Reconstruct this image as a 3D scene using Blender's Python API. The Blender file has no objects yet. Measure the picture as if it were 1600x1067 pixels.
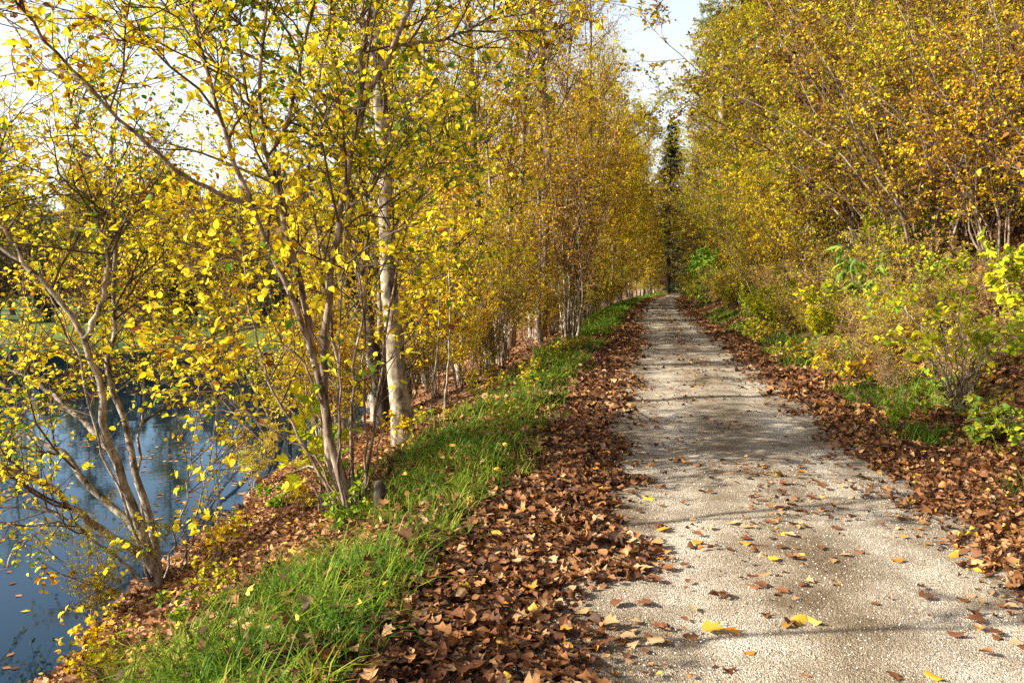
import bpy, math, random
import numpy as np
rng = np.random.default_rng(7)
random.seed(7)
S = bpy.context.scene
R = math.radians
# ------------------------------------------------------------------ camera, sky, sun, exposure
FPX = 1244.0
YAW, PITCH, EYE = R(9.56), R(4.3), 1.6
cd = bpy.data.cameras.new('camera'); cam = bpy.data.objects.new('camera', cd); S.collection.objects.link(cam)
cd.sensor_width = 36.0; cd.lens = 36.0*FPX/1600.0; cd.clip_start = 0.05; cd.clip_end = 3000
cam.location = (0, 0, EYE); cam.rotation_euler = (math.pi/2-PITCH, 0, YAW)
S.camera = cam
SUN_AZ = math.atan2(-0.93, -0.37)     # where the sun stands: left of the path, a little behind the camera
SUN_EL = R(28)
W = bpy.data.worlds.new('World'); S.world = W; W.use_nodes = True
wn = W.node_tree.nodes; sky = wn.new('ShaderNodeTexSky'); sky.sky_type = 'NISHITA'; sky.sun_disc = False
sky.sun_elevation = SUN_EL; sky.sun_rotation = SUN_AZ; sky.dust_density = 3.0; sky.air_density = .75; sky.ozone_density = .6
# pale haze low in the sky, thinning out with height
wt = wn.new('ShaderNodeTexCoord'); ws = wn.new('ShaderNodeSeparateXYZ'); wm = wn.new('ShaderNodeMapRange'); wm.interpolation_type = 'SMOOTHSTEP'
wm.inputs[1].default_value = .08; wm.inputs[2].default_value = .85; wm.inputs[3].default_value = 1; wm.inputs[4].default_value = 0
wx = wn.new('ShaderNodeMix'); wx.data_type = 'RGBA'; wx.blend_type = 'ADD'; wx.inputs[7].default_value = (3.1, 3.0, 2.2, 1)
WL = W.node_tree.links; WL.new(wt.outputs['Generated'], ws.inputs[0]); WL.new(ws.outputs[2], wm.inputs[0]); WL.new(wm.outputs[0], wx.inputs[0]); WL.new(sky.outputs[0], wx.inputs[6])
WL.new(wx.outputs[2], wn['Background'].inputs[0]); wn['Background'].inputs[1].default_value = 0.085
sd = bpy.data.lights.new('sun', 'SUN'); sd.energy = 5.0; sd.angle = R(0.5); sd.color = (1.0, 0.93, 0.80)
sun = bpy.data.objects.new('sun', sd); S.collection.objects.link(sun)
sdir = np.array([math.sin(SUN_AZ)*math.cos(SUN_EL), math.cos(SUN_AZ)*math.cos(SUN_EL), math.sin(SUN_EL)])
from mathutils import Vector
sun.rotation_euler = Vector(sdir).to_track_quat('Z', 'Y').to_euler(); sun.location = (-20, -8, 18)
S.view_settings.view_transform = 'Standard'; S.view_settings.look = 'None'
S.view_settings.exposure = 1.48; S.view_settings.gamma = 1.0
S.render.engine = 'CYCLES'
S.cycles.max_bounces = 6; S.cycles.diffuse_bounces = 2; S.cycles.glossy_bounces = 3; S.cycles.transmission_bounces = 4
S.cycles.use_denoising = False
try: S.cycles.sample_clamp_indirect = 6.0
except Exception: pass

cy_, sy_, cp_, sp_ = math.cos(YAW), math.sin(YAW), math.cos(PITCH), math.sin(PITCH)
C_R = np.array([cy_, sy_, 0.0]); C_F = np.array([-sy_*cp_, cy_*cp_, -sp_]); C_U = np.cross(C_R, C_F)
def at(px, py, d):                      # a point of the place seen in direction (px,py) at distance d along the view
    return np.array([0, 0, EYE]) + d*(C_F + C_R*(px-800)/FPX - C_U*(py-533.5)/FPX)

# ------------------------------------------------------------------ small maths
def smooth(t): t = np.clip(t, 0, 1); return t*t*(3-2*t)
_perm = rng.random((64, 64))
def vnoise(x, y, s=1.0, o=0.0):         # tileable value noise 0..1
    x = np.asarray(x, float)/s+o+100; y = np.asarray(y, float)/s+o*1.7+100
    xi = np.floor(x).astype(int); yi = np.floor(y).astype(int); fx = x-xi; fy = y-yi
    fx = fx*fx*(3-2*fx); fy = fy*fy*(3-2*fy)
    g = lambda a, b: _perm[a % 64, b % 64]
    return (g(xi, yi)*(1-fx)+g(xi+1, yi)*fx)*(1-fy)+(g(xi, yi+1)*(1-fx)+g(xi+1, yi+1)*fx)*fy
def norm(v): return v/np.maximum(np.linalg.norm(v, axis=-1, keepdims=True), 1e-9)

# ------------------------------------------------------------------ the lie of the land
WATER_Z = -1.38
def bend(y): return 3.0*(np.clip(np.asarray(y, float)-40, 0, None)/60)**2
def shore(y):
    y = np.asarray(y, float)
    return np.interp(y, [-20, 0, 5.5, 8, 11, 16, 25, 40], [-5.2, -4.6, -4.55, -5.0, -5.6, -6.0, -6.8, -7.5])+0.35*(vnoise(y, 0*y, 1.7)-.5)
def farshore(x): return 34+3*(vnoise(x, 0*np.asarray(x, float)+3, 9)-.5)+np.clip(np.asarray(x, float)+14, -60, 0)*0.02
def h(x, y, fine=True):
    x = np.asarray(x, float); y = np.asarray(y, float)
    u = x-bend(y); s = shore(y); a = s-u
    t = (-1.35-u)/(-1.35-s)
    zn = np.where(a < 0, -1.38*np.where(t > 0, 0.35*smooth(t)+0.65*np.clip(t, 0, 1)**1.25, 0), -1.38-np.clip(a*.45, 0, .9))
    df = farshore(x)-y
    zf = np.where(df > 0, -1.38-np.clip(df*.4, 0, .9), -1.38+0.75*smooth(-df/4)+0.0055*np.clip(-df-6, 0, 300))
    zl = np.where(u < -1.35, np.maximum(zn, zf), 0)
    hill = smooth((y-95)/150)*smooth((-u-14)/40)*24
    v = np.clip(u-2.8, 0, None)
    zr = 0.66*(np.sqrt(v*v+0.8)-math.sqrt(.8)); zr = np.where(zr > 20, 20+(zr-20)*.15, zr)
    z = zl+hill+zr
    if fine:
        off = smooth((np.abs(u-0.85)-1.05)/1.2)
        z = z+off*(0.16*(vnoise(x, y, 1.3)-.5)+0.06*(vnoise(x, y, .35, 5)-.5))+smooth((v-2)/4)*0.5*(vnoise(x, y, 3.1, 9)-.5)
        z = z+(1-off)*(0.012*(vnoise(x, y*.25, .5, 2)-.5))
    return z
def pond(x, y): return (shore(y)-(x-bend(y)) > 0) & (farshore(x)-y > 0)
def ground(p): return np.array([p[0], p[1], float(h(p[0], p[1]))])
def hit(px, py):                        # where the view direction (px,py) meets the ground
    lo = None
    for d in np.arange(1.5, 160, .04):
        p = at(px, py, d)
        if p[2] <= float(h(p[0], p[1], False)): return ground(p), d
    return ground(p), d

# ------------------------------------------------------------------ mesh helpers
col = S.collection
class MB:
    def __init__(s): s.v = []; s.loops = []; s.sizes = []; s.mi = []; s.t = []; s.n = 0
    def add(s, v, faces, mat=0, tint=None):
        """v (n,3); faces: list of int arrays (m,k)"""
        s.v.append(v)
        for f in faces:
            s.loops.append((f+s.n).ravel()); s.sizes.append(np.full(len(f), f.shape[1])); s.mi.append(np.full(len(f), mat))
        s.t.append(np.full(len(v), .5) if tint is None else tint); s.n += len(v)
    def build(s, name, mats, parent=None, smooth_=False):
        me = bpy.data.meshes.new(name)
        v = np.concatenate(s.v).astype(np.float32); L = np.concatenate(s.loops).astype(np.int32)
        z = np.concatenate(s.sizes).astype(np.int32); st = np.concatenate([[0], np.cumsum(z)[:-1]]).astype(np.int32)
        me.vertices.add(len(v)); me.vertices.foreach_set('co', v.ravel())
        me.loops.add(len(L)); me.loops.foreach_set('vertex_index', L)
        me.polygons.add(len(z)); me.polygons.foreach_set('loop_start', st); me.polygons.foreach_set('loop_total', z)
        me.polygons.foreach_set('material_index', np.concatenate(s.mi).astype(np.int32))
        if smooth_: me.polygons.foreach_set('use_smooth', np.ones(len(z), bool))
        for m in (mats if isinstance(mats, (list, tuple)) else [mats]): me.materials.append(m)
        a = me.attributes.new('tint', 'FLOAT', 'POINT'); a.data.foreach_set('value', np.concatenate(s.t).astype(np.float32))
        me.update(); me.validate()
        o = bpy.data.objects.new(name, me); col.objects.link(o)
        if parent is not None: o.parent = parent
        return o
def tag(o, label=None, cat=None, group=None, kind=None):
    if label: o['label'] = label
    if cat: o['category'] = cat
    if group: o['group'] = group
    if kind: o['kind'] = kind
    return o
def empty(name, loc, label, cat, group=None, rz=0):
    o = bpy.data.objects.new(name, None); col.objects.link(o); o.location = [float(c) for c in loc]; o.rotation_euler = (0, 0, rz)
    o.empty_display_size = .2
    return tag(o, label, cat, group)
def dup(root, loc, rz, sc, label=None, group=None):
    r = root.copy(); col.objects.link(r); r.location = [float(c) for c in loc]; r.rotation_euler = (0, 0, rz)
    r.scale = (sc, sc, sc) if np.isscalar(sc) else sc
    if label: r['label'] = label
    if group: r['group'] = group
    for ch in root.children:
        c = ch.copy(); col.objects.link(c); c.parent = r
        for g in ch.children:
            d = g.copy(); col.objects.link(d); d.parent = c
    return r

def tubes(mb, P, Rr, k=5, mat=0, tint=None, cap=True):
    """P (n,m,3), Rr (n,m)"""
    n, m = P.shape[:2]
    if n == 0: return
    T = norm(np.gradient(P, axis=1)); ref = np.where(np.abs(T[:, :1, 2:3]) > .8, np.array([1., 0, 0]), np.array([0, 0, 1.]))
    ref = np.broadcast_to(ref, P.shape)
    N = norm(ref-(ref*T).sum(-1, keepdims=True)*T); B = np.cross(T, N)
    a = np.arange(k)*2*np.pi/k
    V = P[:, :, None]+Rr[:, :, None, None]*(np.cos(a)[:, None]*N[:, :, None]+np.sin(a)[:, None]*B[:, :, None])
    i = np.arange(n*m*k).reshape(n, m, k); j = np.roll(i, -1, axis=2)
    f = np.stack([i[:, :-1], j[:, :-1], j[:, 1:], i[:, 1:]], -1).reshape(-1, 4)
    mb.add(V.reshape(-1, 3), [f, i[:, -1, :]] if cap and k > 3 else [f], mat, tint)

LEAF = {
 'near': (np.array([[0, 0, 0], [.12, .24, .5], [.42, .37, 1], [.76, .22, .7], [1, 0, -.5], [.76, -.22, .7], [.42, -.37, 1], [.12, -.24, .5], [.5, 0, 0]]),
          [np.array([[0, 8, 2, 1], [8, 4, 3, 2], [0, 7, 6, 8], [8, 6, 5, 4]])]),
 'kite': (np.array([[0, 0, 0], [.45, .34, 1], [1, 0, -.5], [.45, -.34, 1]]), [np.array([[0, 2, 1], [0, 3, 2]])]),
 'litter': (np.array([[0, 0, 0], [.15, .26, .5], [.5, .38, 1], [.8, .2, .4], [1, 0, .3], [.8, -.2, .6], [.5, -.36, .9], [.12, -.24, .7], [.5, 0, .1]]),
          [np.array([[0, 8, 2, 1], [8, 4, 3, 2], [0, 7, 6, 8], [8, 6, 5, 4]])]),
 'maple': (np.array([[0, 0, 0], [.1, .3, .5], [.34, .5, 1], [.42, .26, .5], [.72, .34, .9], [.74, .14, .3], [1, 0, -.3], [.74, -.14, .3], [.72, -.34, .9], [.42, -.26, .5], [.34, -.5, 1], [.1, -.3, .5], [.45, 0, 0]]),
          [np.array([[0, 12, 1], [12, 2, 1], [12, 3, 2], [12, 4, 3], [12, 5, 4], [12, 6, 5], [12, 7, 6], [12, 8, 7], [12, 9, 8], [12, 10, 9], [12, 11, 10], [12, 0, 11]])]),
 'long': (np.array([[0, 0, 0], [.25, .12, .5], [.55, .14, .4], [1, 0, -1], [.55, -.14, .4], [.25, -.12, .5], [.4, 0, 0]]),
          [np.array([[0, 6, 2, 1], [0, 5, 4, 6]]), np.array([[6, 3, 2], [6, 4, 3]])]),
}
def leaves(mb, P, D, N, size, kind='kite', fold=.1, mat=0, tint=None, curl=None):
    n = len(P)
    if n == 0: return
    tv, tf = LEAF[kind]; k = len(tv)
    D = norm(D); N = norm(N-(N*D).sum(-1, keepdims=True)*D); B = np.cross(N, D)
    size = np.broadcast_to(np.asarray(size, float), (n,))[:, None, None]; fold = np.broadcast_to(np.asarray(fold, float), (n,))[:, None, None]
    V = P[:, None]+size*(tv[None, :, :1]*D[:, None]+tv[None, :, 1:2]*B[:, None]+fold*tv[None, :, 2:3]*N[:, None])
    if curl is not None: V += size*curl[:, None, None]*((tv[None, :, :1]-.5)**2*2.2)*N[:, None]
    off = (np.arange(n)*k)[:, None, None]
    mb.add(V.reshape(-1, 3), [(f[None]+off).reshape(-1, f.shape[1]) for f in tf], mat, np.repeat(tint if tint is not None else rng.random(n), k))

def resample(pts, m=16, jit=0.0):
    pts = np.asarray(pts, float)
    L = np.concatenate([[0], np.cumsum(np.linalg.norm(np.diff(pts, axis=0), axis=1))]); t = np.linspace(0, L[-1], m)
    # Catmull-Rom like smoothing through linear then averaging
    q = np.stack([np.interp(np.linspace(0, L[-1], m*4), L, pts[:, i]) for i in range(3)], 1)
    for _ in range(3): q[1:-1] = (q[:-2]+2*q[1:-1]+q[2:])/4
    q = np.stack([np.interp(t, np.linspace(0, L[-1], m*4), q[:, i]) for i in range(3)], 1)
    if jit:
        w = rng.normal(0, jit, (m, 3)); w[0] = 0; w[-1] = 0
        q += w
    return q
def grow(P, Rr, n_each, t0, length, ang, m=6, up=.1, wig=.12, taper=.5, flat=0.0, rmax=9, bias=None, t1=1.0):
    """side shoots: parents P (n,p,3), Rr (n,p); returns shoots (N,m,3), radii (N,m), t"""
    n, p = P.shape[:2]
    cnt = np.broadcast_to(np.asarray(n_each), (n,)); idx = np.repeat(np.arange(n), cnt); N = len(idx)
    if N == 0: return np.zeros((0, m, 3)), np.zeros((0, m)), np.zeros(0)
    t = t0+(t1-t0)*rng.random(N); f = t*(p-1); i = np.clip(f.astype(int), 0, p-2); w = (f-i)[:, None]
    pos = P[idx, i]*(1-w)+P[idx, i+1]*w; T = norm(P[idx, i+1]-P[idx, i]); r = Rr[idx, i]*(1-w[:, 0])+Rr[idx, i+1]*w[:, 0]
    q = rng.normal(size=(N, 3)); q[:, 2] *= (1-flat); q = norm(q-(q*T).sum(-1, keepdims=True)*T)
    a = ang*(.7+.6*rng.random(N))[:, None]
    d = norm(T*np.cos(a)+q*np.sin(a))
    plen = np.linalg.norm(np.diff(P, axis=1), axis=-1).sum(1)[idx]
    L = length*(.45+.75*rng.random(N))*(1-taper*(t-t0)/(1-t0+1e-6)); L = np.minimum(L, plen*.9)
    out = np.zeros((N, m, 3)); out[:, 0] = pos; seg = (L/(m-1))[:, None]
    b = np.array([0, 0, up]) if bias is None else np.asarray(bias)+np.array([0, 0, up])
    for k in range(1, m):
        out[:, k] = out[:, k-1]+d*seg
        d = norm(d+rng.normal(0, wig, (N, 3))+b)
    r0 = np.minimum(r*.62, rmax)[:, None]
    return out, r0*np.linspace(1, .25, m)[None]+.0012, t
def on(P, n_each, t0=0.15):
    n, p = P.shape[:2]; cnt = np.broadcast_to(np.asarray(n_each), (n,)); idx = np.repeat(np.arange(n), cnt); N = len(idx)
    t = t0+(1-t0)*rng.random(N); f = t*(p-1); i = np.clip(f.astype(int), 0, p-2); w = (f-i)[:, None]
    return P[idx, i]*(1-w)+P[idx, i+1]*w, norm(P[idx, i+1]-P[idx, i])
def foliage(mb, tw, n_each, size, kind='kite', mat=1, tiltn=.45, droop=.25, cl=1.1, spread=.9, t0=.1, fold=.12, o=0.0):
    P, T = on(tw, n_each, t0); N = len(P)
    if N == 0: return
    q = rng.normal(size=(N, 3)); q[:, 2] *= .35; q = norm(q-(q*T).sum(-1, keepdims=True)*T)
    D = norm(T*(1-spread*.5)+q*spread+np.array([0, 0, -droop])+rng.normal(0, .15, (N, 3)))
    Nn = norm(np.array([0, 0, 1.])+rng.normal(0, tiltn, (N, 3)))
    sz = size*(.6+.65*rng.random(N))
    tint = np.clip(.5+.75*(vnoise(P[:, 0]+P[:, 2]*.6, P[:, 1]+P[:, 2]*.8, cl, o)-.5)*1.25+rng.normal(0, .24, N), 0, 1)
    leaves(mb, P+Nn*.0, D, Nn, sz, kind, fold*(.4+1.4*rng.random(N)), mat, tint)

# ------------------------------------------------------------------ materials
def mat(name):
    m = bpy.data.materials.new(name); m.use_nodes = True
    n = m.node_tree.nodes; n.clear(); return m, n, m.node_tree.links
def ramp(n, stops, interp='LINEAR'):
    r = n.new('ShaderNodeValToRGB'); r.color_ramp.interpolation = interp; e = r.color_ramp.elements
    while len(e) > 1: e.remove(e[-1])
    e[0].position = stops[0][0]; e[0].color = (*stops[0][1], 1)
    for p, c in stops[1:]:
        x = e.new(p); x.color = (*c, 1)
    return r
def leaf_mat(name, stops, trans=.35, rough=.6, spec=.10, objvar=.2):
    m, n, l = mat(name)
    a = n.new('ShaderNodeAttribute'); a.attribute_name = 'tint'
    oi = n.new('ShaderNodeObjectInfo'); ma = n.new('ShaderNodeMath'); ma.operation = 'MULTIPLY_ADD'
    ma.inputs[1].default_value = objvar; l.new(oi.outputs['Random'], ma.inputs[0])
    sb = n.new('ShaderNodeMath'); sb.operation = 'SUBTRACT'; sb.inputs[1].default_value = objvar/2
    l.new(a.outputs['Fac'], sb.inputs[0]); l.new(sb.outputs[0], ma.inputs[2])
    r = ramp(n, stops); l.new(ma.outputs[0], r.inputs[0])
    p = n.new('ShaderNodeBsdfPrincipled'); p.inputs['Roughness'].default_value = rough; p.inputs['Specular IOR Level'].default_value = spec
    t = n.new('ShaderNodeBsdfTranslucent'); mx = n.new('ShaderNodeMixShader'); mx.inputs[0].default_value = trans
    o = n.new('ShaderNodeOutputMaterial')
    l.new(r.outputs[0], p.inputs['Base Color']); l.new(r.outputs[0], t.inputs['Color'])
    l.new(p.outputs[0], mx.inputs[1]); l.new(t.outputs[0], mx.inputs[2]); l.new(mx.outputs[0], o.inputs[0])
    return m
def bark_mat(name, cols, scale=(14, 14, 4), bump=.3, rough=.85):
    m, n, l = mat(name)
    tc = n.new('ShaderNodeTexCoord'); mp = n.new('ShaderNodeMapping'); mp.inputs['Scale'].default_value = scale
    nz = n.new('ShaderNodeTexNoise'); nz.inputs['Scale'].default_value = 1; nz.inputs['Detail'].default_value = 6; nz.inputs['Roughness'].default_value = .65
    l.new(tc.outputs['Object'], mp.inputs[0]); l.new(mp.outputs[0], nz.inputs[0])
    r = ramp(n, cols); l.new(nz.outputs[0], r.inputs[0])
    b = n.new('ShaderNodeBump'); b.inputs['Strength'].default_value = bump; b.inputs['Distance'].default_value = .01; l.new(nz.outputs[0], b.inputs['Height'])
    p = n.new('ShaderNodeBsdfPrincipled'); p.inputs['Roughness'].default_value = rough; p.inputs['Specular IOR Level'].default_value = .25
    o = n.new('ShaderNodeOutputMaterial'); l.new(r.outputs[0], p.inputs['Base Color']); l.new(b.outputs[0], p.inputs['Normal']); l.new(p.outputs[0], o.inputs[0])
    return m
Y1, Y2, OR, BR, TAN, GR, LI, OL = (.84, .70, .025), (.80, .58, .015), (.56, .27, .012), (.20, .075, .022), (.42, .27, .11), (.10, .22, .02), (.36, .42, .02), (.30, .28, .02)
M = {}
M['yellow'] = leaf_mat('yellow autumn leaf', [(0, BR), (.10, OR), (.22, Y2), (.5, Y1), (.75, (.78, .62, .03)), (.9, LI), (1, GR)], .4)
M['gold'] = leaf_mat('gold autumn leaf', [(0, BR), (.18, OR), (.45, Y2), (.75, Y1), (.92, OL), (1, LI)], .4)
M['rust'] = leaf_mat('rust autumn leaf', [(0, (.14, .055, .016)), (.22, (.34, .15, .02)), (.42, (.58, .31, .012)), (.65, Y2), (.85, Y1), (1, OL)], .35)
M['olive'] = leaf_mat('olive autumn leaf', [(0, (.14, .06, .018)), (.2, (.34, .18, .025)), (.42, (.54, .39, .015)), (.7, (.46, .42, .015)), (1, (.20, .27, .015))], .35)
M['brownish'] = leaf_mat('brown yellow hillside leaf', [(0, (.06, .028, .012)), (.25, (.17, .065, .018)), (.42, (.32, .16, .03)), (.6, (.48, .31, .02)), (.85, (.54, .42, .018)), (1, (.34, .36, .02))], .3)
M['lime'] = leaf_mat('lime green leaf', [(0, Y1), (.12, (.5, .5, .02)), (.4, (.28, .38, .02)), (.75, (.15, .29, .02)), (1, GR)], .4)
M['green'] = leaf_mat('green leaf', [(0, (.4, .4, .03)), (.2, (.16, .26, .03)), (.6, (.07, .16, .03)), (1, (.035, .09, .03))], .3, .65, .2)
M['needle'] = leaf_mat('dark needle', [(0, (.012, .022, .012)), (.6, (.02, .035, .016)), (1, (.04, .055, .02))], .1)
M['pale_needle'] = leaf_mat('pale needle', [(0, (.16, .15, .06)), (.6, (.22, .23, .09)), (1, (.3, .30, .10))], .2)
M['litter'] = leaf_mat('fallen leaf', [(0, (.04, .022, .013)), (.25, (.10, .040, .018)), (.48, (.19, .078, .028)), (.66, (.29, .135, .05)), (.79, (.44, .29, .15)), (.87, (.38, .145, .03)), (.93, (.58, .32, .05)), (1, (.72, .50, .06))], .12, .65, .2)
M['grass'] = leaf_mat('grass blade', [(0, (.42, .34, .14)), (.15, (.40, .38, .06)), (.38, (.28, .34, .03)), (.65, (.13, .23, .02)), (1, (.05, .13, .015))], .35)
M['far'] = leaf_mat('distant wood leaf', [(0, (.08, .06, .03)), (.4, (.14, .12, .05)), (.8, (.12, .14, .05)), (1, (.20, .17, .05))], .2)
M['bark'] = bark_mat('brown bark', [(.36, (.035, .025, .017)), (.47, (.13, .092, .062)), (.58, (.24, .18, .13)), (.7, (.38, .31, .23))], (18, 18, 5))
M['pale_bark'] = bark_mat('pale smooth bark', [(.38, (.035, .027, .018)), (.46, (.13, .10, .065)), (.54, (.28, .23, .16)), (.7, (.48, .41, .31))], (7, 7, 4.5), .7)
M['fresh'] = leaf_mat('fresh green leaf', [(0, (.40, .46, .04)), (.3, (.20, .40, .04)), (1, (.08, .24, .03))], .4, .55, .25)
M['dark_bark'] = bark_mat('dark bark', [(.3, (.022, .017, .012)), (.6, (.06, .045, .032)), (.8, (.13, .10, .07))], (20, 20, 4), .5)
M['grey_bark'] = bark_mat('grey bark', [(.36, (.05, .04, .03)), (.46, (.17, .14, .105)), (.57, (.34, .285, .225)), (.7, (.50, .44, .36))], (16, 16, 5))
M['twig'] = bark_mat('twig bark', [(.3, (.045, .03, .02)), (.7, (.13, .09, .06))], (20, 20, 8), .1)
M['pale_twig'] = bark_mat('pale twig', [(.3, (.14, .09, .05)), (.7, (.36, .27, .17))], (20, 20, 8), .1)

def ground_mat():
    m, n, l = mat('forest ground')
    g = n.new('ShaderNodeNewGeometry'); v = n.new('ShaderNodeTexVoronoi'); v.inputs['Scale'].default_value = 13; v.inputs['Randomness'].default_value = 1
    wz = n.new('ShaderNodeTexNoise'); wz.inputs['Scale'].default_value = 9; l.new(g.outputs['Position'], wz.inputs[0])
    ad = n.new('ShaderNodeVectorMath'); ad.operation = 'MULTIPLY_ADD'; ad.inputs[1].default_value = (.12, .12, .12); l.new(wz.outputs['Color'], ad.inputs[0]); l.new(g.outputs['Position'], ad.inputs[2])
    l.new(ad.outputs[0], v.inputs[0])
    r = ramp(n, [(0, (.05, .022, .012)), (.35, (.12, .05, .022)), (.6, (.22, .10, .04)), (.85, (.33, .18, .08)), (1, (.42, .27, .13))])
    sp = n.new('ShaderNodeSeparateColor'); l.new(v.outputs['Color'], sp.inputs[0]); l.new(sp.outputs[0], r.inputs[0])
    a = n.new('ShaderNodeAttribute'); a.attribute_name = 'tint'
    nz = n.new('ShaderNodeTexNoise'); nz.inputs['Scale'].default_value = 30; nz.inputs['Detail'].default_value = 5; l.new(g.outputs['Position'], nz.inputs[0])
    gr = ramp(n, [(.3, (.05, .07, .015)), (.55, (.10, .14, .02)), (.75, (.17, .19, .04))]); l.new(nz.outputs[0], gr.inputs[0])
    mx = n.new('ShaderNodeMix'); mx.data_type = 'RGBA'; l.new(a.outputs['Fac'], mx.inputs[0]); l.new(r.outputs[0], mx.inputs[6]); l.new(gr.outputs[0], mx.inputs[7])
    b = n.new('ShaderNodeBump'); b.inputs['Strength'].default_value = .8; b.inputs['Distance'].default_value = .03; l.new(sp.outputs[1], b.inputs['Height'])
    p = n.new('ShaderNodeBsdfPrincipled'); p.inputs['Roughness'].default_value = .85; p.inputs['Specular IOR Level'].default_value = .2
    o = n.new('ShaderNodeOutputMaterial'); l.new(mx.outputs[2], p.inputs['Base Color']); l.new(b.outputs[0], p.inputs['Normal']); l.new(p.outputs[0], o.inputs[0])
    return m
def gravel_mat():
    m, n, l = mat('gravel')
    g = n.new('ShaderNodeNewGeometry'); v = n.new('ShaderNodeTexVoronoi'); v.inputs['Scale'].default_value = 180
    l.new(g.outputs['Position'], v.inputs[0]); sp = n.new('ShaderNodeSeparateColor'); l.new(v.outputs['Color'], sp.inputs[0])
    r = ramp(n, [(0, (.20, .17, .125)), (.3, (.42, .375, .305)), (.75, (.60, .55, .465)), (1, (.80, .76, .69))]); l.new(sp.outputs[0], r.inputs[0])
    nz = n.new('ShaderNodeTexNoise'); nz.inputs['Scale'].default_value = 1.6; nz.inputs['Detail'].default_value = 7; nz.inputs['Roughness'].default_value = .62
    l.new(g.outputs['Position'], nz.inputs[0])
    r2 = ramp(n, [(.36, (.36, .31, .25)), (.5, (.62, .58, .52)), (.62, (.84, .825, .79))]); l.new(nz.outputs[0], r2.inputs[0])
    mx = n.new('ShaderNodeMix'); mx.data_type = 'RGBA'; mx.blend_type = 'MULTIPLY'; mx.inputs[0].default_value = 1; l.new(r.outputs[0], mx.inputs[6]); l.new(r2.outputs[0], mx.inputs[7])
    at_ = n.new('ShaderNodeAttribute'); at_.attribute_name = 'tint'; r3 = ramp(n, [(0, (.66, .60, .52)), (1, (1.0, 1.0, 1.0))]); l.new(at_.outputs['Fac'], r3.inputs[0])
    m3 = n.new('ShaderNodeMix'); m3.data_type = 'RGBA'; m3.blend_type = 'MULTIPLY'; m3.inputs[0].default_value = 1; l.new(mx.outputs[2], m3.inputs[6]); l.new(r3.outputs[0], m3.inputs[7]); mx = m3
    v2 = n.new('ShaderNodeTexVoronoi'); v2.inputs['Scale'].default_value = 90; l.new(g.outputs['Position'], v2.inputs[0])
    s2 = n.new('ShaderNodeMath'); s2.operation = 'ADD'; l.new(v.outputs['Distance'], s2.inputs[0]); l.new(v2.outputs['Distance'], s2.inputs[1])
    b = n.new('ShaderNodeBump'); b.invert = True; b.inputs['Strength'].default_value = .8; b.inputs['Distance'].default_value = .008; l.new(s2.outputs[0], b.inputs['Height'])
    p = n.new('ShaderNodeBsdfPrincipled'); p.inputs['Roughness'].default_value = .9; p.inputs['Specular IOR Level'].default_value = .2
    o = n.new('ShaderNodeOutputMaterial'); l.new(mx.outputs[2], p.inputs['Base Color']); l.new(b.outputs[0], p.inputs['Normal']); l.new(p.outputs[0], o.inputs[0])
    return m
def water_mat():
    m, n, l = mat('pond water')
    g = n.new('ShaderNodeNewGeometry'); nz = n.new('ShaderNodeTexNoise'); nz.inputs['Scale'].default_value = 2.2; nz.inputs['Detail'].default_value = 4
    mp = n.new('ShaderNodeMapping'); mp.inputs['Scale'].default_value = (1, 1, 1); l.new(g.outputs['Position'], mp.inputs[0]); l.new(mp.outputs[0], nz.inputs[0])
    b = n.new('ShaderNodeBump'); b.inputs['Strength'].default_value = .05; b.inputs['Distance'].default_value = .03; l.new(nz.outputs[0], b.inputs['Height'])
    d = n.new('ShaderNodeBsdfDiffuse'); d.inputs[0].default_value = (.004, .010, .020, 1)
    gl = n.new('ShaderNodeBsdfGlossy'); gl.inputs['Roughness'].default_value = .03; gl.inputs['Color'].default_value = (.52, .75, 1, 1)
    fr = n.new('ShaderNodeFresnel'); fr.inputs['IOR'].default_value = 1.4
    mx = n.new('ShaderNodeMixShader'); o = n.new('ShaderNodeOutputMaterial')
    for q in (d, gl, fr): l.new(b.outputs[0], q.inputs['Normal'])
    l.new(fr.outputs[0], mx.inputs[0]); l.new(d.outputs[0], mx.inputs[1]); l.new(gl.outputs[0], mx.inputs[2]); l.new(mx.outputs[0], o.inputs[0]); return m
M['ground'] = ground_mat(); M['gravel'] = gravel_mat(); M['water'] = water_mat()

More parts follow.
